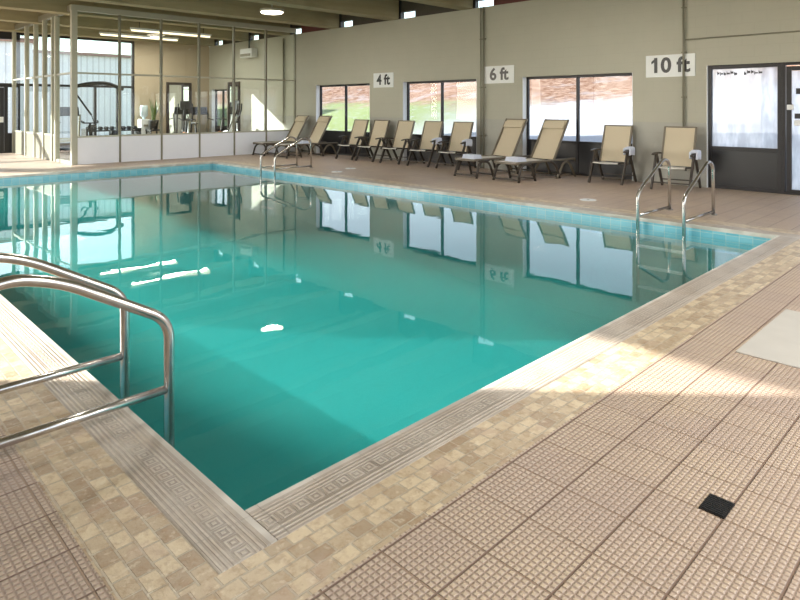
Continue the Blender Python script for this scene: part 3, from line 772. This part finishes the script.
def bike(x_, y_, rz, lb):
    o = empty('exercise_bike', (x_,y_,0), rz)
    b = MB(); b.box((-.52,-.25,0),(-.44,.25,.06)); b.box((.46,-.25,0),(.54,.25,.06)); b.bar((-.5,0,.06),(.5,0,.06), .07, .06); b.build('base_frame', BK, o, bevel=.01)
    MB().lathe([(.04,-.03),(.25,-.025),(.27,0),(.25,.025),(.04,.03)], 24, Matrix.Translation((.36,0,.38)) @ Matrix.Rotation(PI/2,4,'X')).build('flywheel', simple('orange_brown_wheel', lin(150,90,50), .4), o)
    MB().bar((-.3,0,.1),(-.2,0,.92), .05, .06, (1,0,0)).build('seat_post', BK, o); MB().bar((.4,0,.1),(.28,0,1.05), .05, .06, (1,0,0)).build('handle_post', BK, o)
    MB().box((-.34,-.09,.92),(-.06,.09,.99)).build('saddle', BK, o, bevel=.03)
    MB().tube(fillet([(.45,-.2,1.12),(.22,-.2,1.05),(.22,.2,1.05),(.45,.2,1.12)], .06, 5), .018, 8).build('handlebar', BK, o)
    tag(o, lb, 'exercise bike'); return o
bike(6.1, 18.7, -PI/2-.4, 'dark exercise bike with orange wheel just inside the gym corner post')
bike(9.75, 20.0, PI/2+.2, 'dark exercise bike left of the tall mirror behind the glass')
bike(11.35, 20.3, PI, 'black exercise bike below the gym side wall mirror')
# cable machine
o = empty('cable_machine', (6.9,20.6,0))
for s in (-.62,.62):
    MB().box((s-.04,-.04,0),(s+.04,.04,2.12)).build('upright', BK, o, bevel=.008)
    MB().box((s-.06,-.45,0),(s+.06,.45,.08)).build('foot', BK, o, bevel=.01)
MB().tube(fillet([(-.75,0,2.05),(-.62,0,2.14),(-.2,0,2.24),(.3,0,2.26),(.62,0,2.14),(.8,0,2.08)], .2, 5), .06, 10).build('top_arch', BK, o, smooth=True)
for i in range(14): pass
w = MB()
for i in range(12): w.box((.40,-.12,.15+i*.05),(.58,.12,.19+i*.05))
w.build('weight_stack', BK, o)
MB().bar((-.62,-.03,1.9),(-.2,-.1,1.25), .05, .05).build('arm', BK, o); MB().tube([(-.2,-.1,1.25),(-.05,-.1,.8)], .012, 6).build('cable', BK, o)
MB().box((-.45,-.5,.42),(-.1,.4,.5)).build('bench_pad', BK, o, bevel=.02); MB().box((-.3,-.1,0),(-.25,.1,.42)).build('bench_leg', BK, o)
tag(o, 'black cable machine with arched top bar behind the gym glass', 'exercise machine')
# dumbbell rack along the window
o = empty('dumbbell_rack', (8.1,22.7,0))
for s in (-.9,.9): MB().box((s-.03,-.25,0),(s+.03,.25,.75)).build('side_frame', BK, o)
for z_ in (.35,.65): MB().box((-.9,-.22,z_),(.9,.22,z_+.04)).build('shelf', BK, o)
tag(o, 'low black dumbbell rack under the big gym window', 'rack')
dm = None
for r_, z_ in enumerate((.39,.69)):
    for i in range(9):
        if dm is None:
            dm = MB().lathe([(.03,-.10),(.065,-.09),(.065,-.05),(.015,-.045),(.015,.045),(.065,.05),(.065,.09),(.03,.10)], 10, Matrix.Rotation(PI/2,4,'X')).build('dumbbell', BK)
            o = dm
        else: o = dm.copy(); C.objects.link(o)
        o.location = (8.1-.78+i*.195,22.7,z_+.066); tag(o, 'black dumbbell resting on the %s shelf of the low rack by the gym window' % ('lower' if r_ == 0 else 'upper'), 'dumbbell', 'dumbbells on the %s shelf' % ('lower' if r_ == 0 else 'upper'))
# plant on a dark stand
o = empty('plant_stand', (9.55,22.6,0))
MB().box((-.22,-.22,.62),(.22,.22,.68)).build('top', BK, o); 
for a in (-1,1):
    for b_ in (-1,1): MB().box((a*.19-.02,b_*.19-.02,0),(a*.19+.02,b_*.19+.02,.62)).build('leg', BK, o)
tag(o, 'black stand under the tall potted plant in the gym', 'stand')
o = empty('potted_plant', (9.55,22.6,.68))
MB().lathe([(.13,0),(.17,.30),(.18,.34),(.15,.34)], 20).build('pot', BK, o, smooth=True)
gm = simple('leaf_green', lin(86,104,44), .5, 0, .3, 12)
lv = MB(); rr = random.Random(5)
for i in range(46):
    a = rr.uniform(0,2*PI); sp = rr.uniform(.02,.26); hh = rr.uniform(.5,.95)
    dx, dy = math.cos(a), math.sin(a); wv = Vector((-dy,dx,0))*.014; P0 = Vector((dx*.05,dy*.05,.30)); pts = []
    for t in (0,.35,.7,1): pts.append(P0 + Vector((dx*sp*t*t,dy*sp*t*t,hh*t)))
    vs = []; 
    for j, p in enumerate(pts):
        q = wv*(1,1.2,.9,.1)[j]; vs += [p-q, p+q]
    lv.add(vs, [(0,1,3,2),(2,3,5,4),(4,5,7,6)])
lv.build('foliage', gm, o)
tag(o, 'tall spiky green potted plant in a black pot inside the gym', 'plant')
# white towel / paper cabinet
o = empty('water_cooler', (9.35,23.0,0))
cb = MB().box((-.17,-.17,0),(.17,.17,1.05)).build('cabinet', M['plastic_white'], o, bevel=.02)
MB().lathe([(.05,1.05),(.06,1.12),(.135,1.18),(.14,1.5),(.12,1.56)], 20).build('bottle', simple('bottle_plastic', lin(200,214,224), .2), o, smooth=True)
MB().box((-.08,-.19,.78),(.08,-.17,.86)).build('tap_panel', GR, cb)
tag(o, 'white water cooler against the tan gym wall beside the plant', 'water cooler')

# ------------------------------------------------------------------ outside
k = NT('hillside_ground'); x, y, z, P = k.xyz()
n1 = k.noise(P, .55, 6, .65); n2 = k.noise(P, 3.0, 5, .7)
zz = k.mth('ADD', z, k.mth('MULTIPLY', k.mth('SUBTRACT', n1, .5), 2.2))
leaf = k.mix(k.step(n2, .35, .7), lin(126,88,66), lin(192,164,144))
leaf = k.mix(k.mth('MULTIPLY', k.step(n1, .5, .62), .6), leaf, lin(180,172,170))
snow = k.mix(n2, lin(176,180,188), lin(208,210,214))
grass = k.mix(n2, lin(112,134,62), lin(160,172,116))
g_ = k.mth('MULTIPLY', k.step(k.mth('ADD', y, k.mth('MULTIPLY', n1, 6)), 17, 25), k.step(k.mth('MULTIPLY', n2, 1), .25, .5))
lowc = k.mix(k.mth('MULTIPLY', g_, .95), snow, grass)
lf_ = k.mth('MULTIPLY', k.step(y, 8, 16), -.8)
col = k.mix(k.step(k.mth('SUBTRACT', zz, lf_), 2.1, 2.8), lowc, leaf)
k.pbr(col, .9, 0, None, .1); M['hill'] = k.m
def hz(x_, y_):
    t = max(0, x_-15.5); return -.12 + .19*t + .25*math.sin(y_*.35)*min(1, t/4) + .0*t*t
h = MB(); h.grid(lambda u, v: (EX+.4+44*u, -25+90*v, hz(EX+.4+44*u, -25+90*v)), 44, 60)
h.build('hillside', M['hill'], kind='structure', smooth=True)
gnd = MB().box((-40,-40,-.35),(EX+.4,SY-.3,-.13)); gnd.box((-40,NY+.3,-.35),(EX+.4,70,-.13)); gnd.box((-40,SY-.3,-.35),(WX-.3,NY+.3,-.13))
k = NT('winter_ground'); x, y, z, P = k.xyz()
n1 = k.noise(P, .3, 5, .6)
k.pbr(k.ramp(n1, [(.35,lin(176,150,112)), (.5,lin(200,184,150)), (.62,lin(232,230,228))]), .9); M['ground'] = k.m
gnd.build('outside_ground', M['ground'], kind='structure')
k = NT('metal_siding'); x, y, z, P = k.xyz()
rib = k.step(k.mth('FRACT', k.mth('MULTIPLY', x, 3.3)), .08, .3)
k.pbr(k.mix(rib, lin(196,196,202), lin(226,226,232)), .5, 0, None, .2); M['siding'] = k.m
nb = empty('neighbouring_building', (8,38,0)); 
put(MB().box((-14,36,-.13),(19,44,4.3)), 'wall', M['siding'], nb)
put(MB().box((-14,35.5,-.13),(8.8,44,4.75)), 'tall_wing', M['siding'], nb)
put(MB().box((-14.2,35.3,4.75),(9.0,44.2,4.95)), 'wing_roof_edge', simple('roof_edge_pink_brown', lin(160,124,112), .6), nb)
put(MB().box((-14.2,35.8,4.3),(19.2,44.2,4.45)), 'roof_edge', simple('roof_edge_brown', lin(150,120,112), .6), nb)
for xx in (14.6,): put(MB().box((xx,35.95,1.0),(xx+1.4,36.0,2.2)), 'window', M['darkpanel'], nb)
tag(nb, 'long white metal sided building beyond the gym end window', 'building')
tr_ = empty('bare_tree', (13.4,32,-.13)); tm = simple('bark', lin(110,100,92), .9, 0, .2)
t = MB(); t.tube([(0,0,0),(.05,0,1.6),(0,.05,3.0)], [.12,.09,.06], 8)
put_ = t.build('trunk', tm, tr_)
t = MB(); rr = random.Random(9)
for i in range(26):
    a = rr.uniform(0,2*PI); z0 = rr.uniform(1.3,3.0); l = rr.uniform(.8,1.8)
    p0 = Vector((0,0,z0)); p1 = p0+Vector((math.cos(a)*l*.45,math.sin(a)*l*.45,l*.5)); p2 = p1+Vector((math.cos(a+.4)*l*.2,math.sin(a+.4)*l*.2,l*.45))
    t.tube([p0,p1,p2], [.03,.018,.006], 5)
t.build('branches', tm, tr_)
tag(tr_, 'small bare winter tree in front of the white sided building', 'tree')

# ------------------------------------------------------------------ light
sun = bpy.data.lights.new('sun', 'SUN'); sun.energy = 19.0; sun.angle = math.radians(.6); sun.color = (1,.95,.87)
so = bpy.data.objects.new('sun', sun); C.objects.link(so)
dv = Vector((.93,-1,-.55)).normalized(); so.rotation_euler = dv.to_track_quat('-Z','Y').to_euler()
W = bpy.data.worlds.new('World'); S.world = W; W.use_nodes = True; nt = W.node_tree; nt.nodes.clear()
sk = nt.nodes.new('ShaderNodeTexSky'); sk.sky_type = 'NISHITA'; sk.sun_disc = False; sk.sun_elevation = math.radians(22); sk.sun_rotation = math.radians(-43); sk.air_density = 1.0; sk.dust_density = .6
hs = nt.nodes.new('ShaderNodeHueSaturation'); hs.inputs['Saturation'].default_value = .45
bg = nt.nodes.new('ShaderNodeBackground'); bg.inputs[1].default_value = .56; wo = nt.nodes.new('ShaderNodeOutputWorld')
nt.links.new(sk.outputs[0], hs.inputs['Color']); nt.links.new(hs.outputs[0], bg.inputs[0]); nt.links.new(bg.outputs[0], wo.inputs[0])
def lamp_pt(x_, y_, z_, e_, sz=.3, col=(1,.95,.88)):
    l = bpy.data.lights.new('lamp', 'AREA'); l.shape = 'DISK'; l.size = sz; l.energy = e_; l.color = col
    o = bpy.data.objects.new('lamp', l); C.objects.link(o); o.location = (x_,y_,z_); return o
for x_, y_ in ((3.2,-1.4),(7.5,-1.4)): lamp_pt(x_, y_, 3.9, 180)  # fill from the two added lamps, brightens the near deck
for x_, y_ in ((8.93,13.8),(3.2,13.8),(8.93,5.8),(3.2,5.8)): lamp_pt(x_, y_, 3.9, 60)  # first is the visible lamp, the other three are added fill
for x_, y_ in ((9.1,20.1),(8.8,22.0)):
    o = lamp_pt(x_, y_, 3.90, 95); o.data.shape = 'RECTANGLE'; o.data.size = 2.6; o.data.size_y = .08
def portal(loc, rot, sx, sy):
    l = bpy.data.lights.new('portal', 'AREA'); l.shape = 'RECTANGLE'; l.size = sx; l.size_y = sy; l.cycles.is_portal = True
    o = bpy.data.objects.new('portal', l); C.objects.link(o); o.location = loc; o.rotation_euler = rot
if 0: portal((WX-.2,10.6,1.83), (PI/2,0,-PI/2), 5.3, 3.6); portal((WX-.2,20.05,1.83), (PI/2,0,-PI/2), 5.7, 3.6)
if 0: portal((4.95,SY-.2,2.25), (PI/2,0,PI), 13.1, 3.3); portal((3.6,NY+.2,1.97), (PI/2,0,0), 11, 3.9)
for a, b in []: portal((EX+.24,(a+b)/2,1.45), (PI/2,0,PI/2), 2.5, 1.5)

# ------------------------------------------------------------------ camera
cam = bpy.data.cameras.new('camera'); cam.sensor_width = 36; cam.lens = 619/800*36; cam.shift_y = -193/800; cam.clip_end = 300
co = bpy.data.objects.new('camera', cam); C.objects.link(co); co.location = (0,0,1.5)
co.rotation_euler = (PI/2, 0, -math.atan2(.702,.712)); S.camera = co
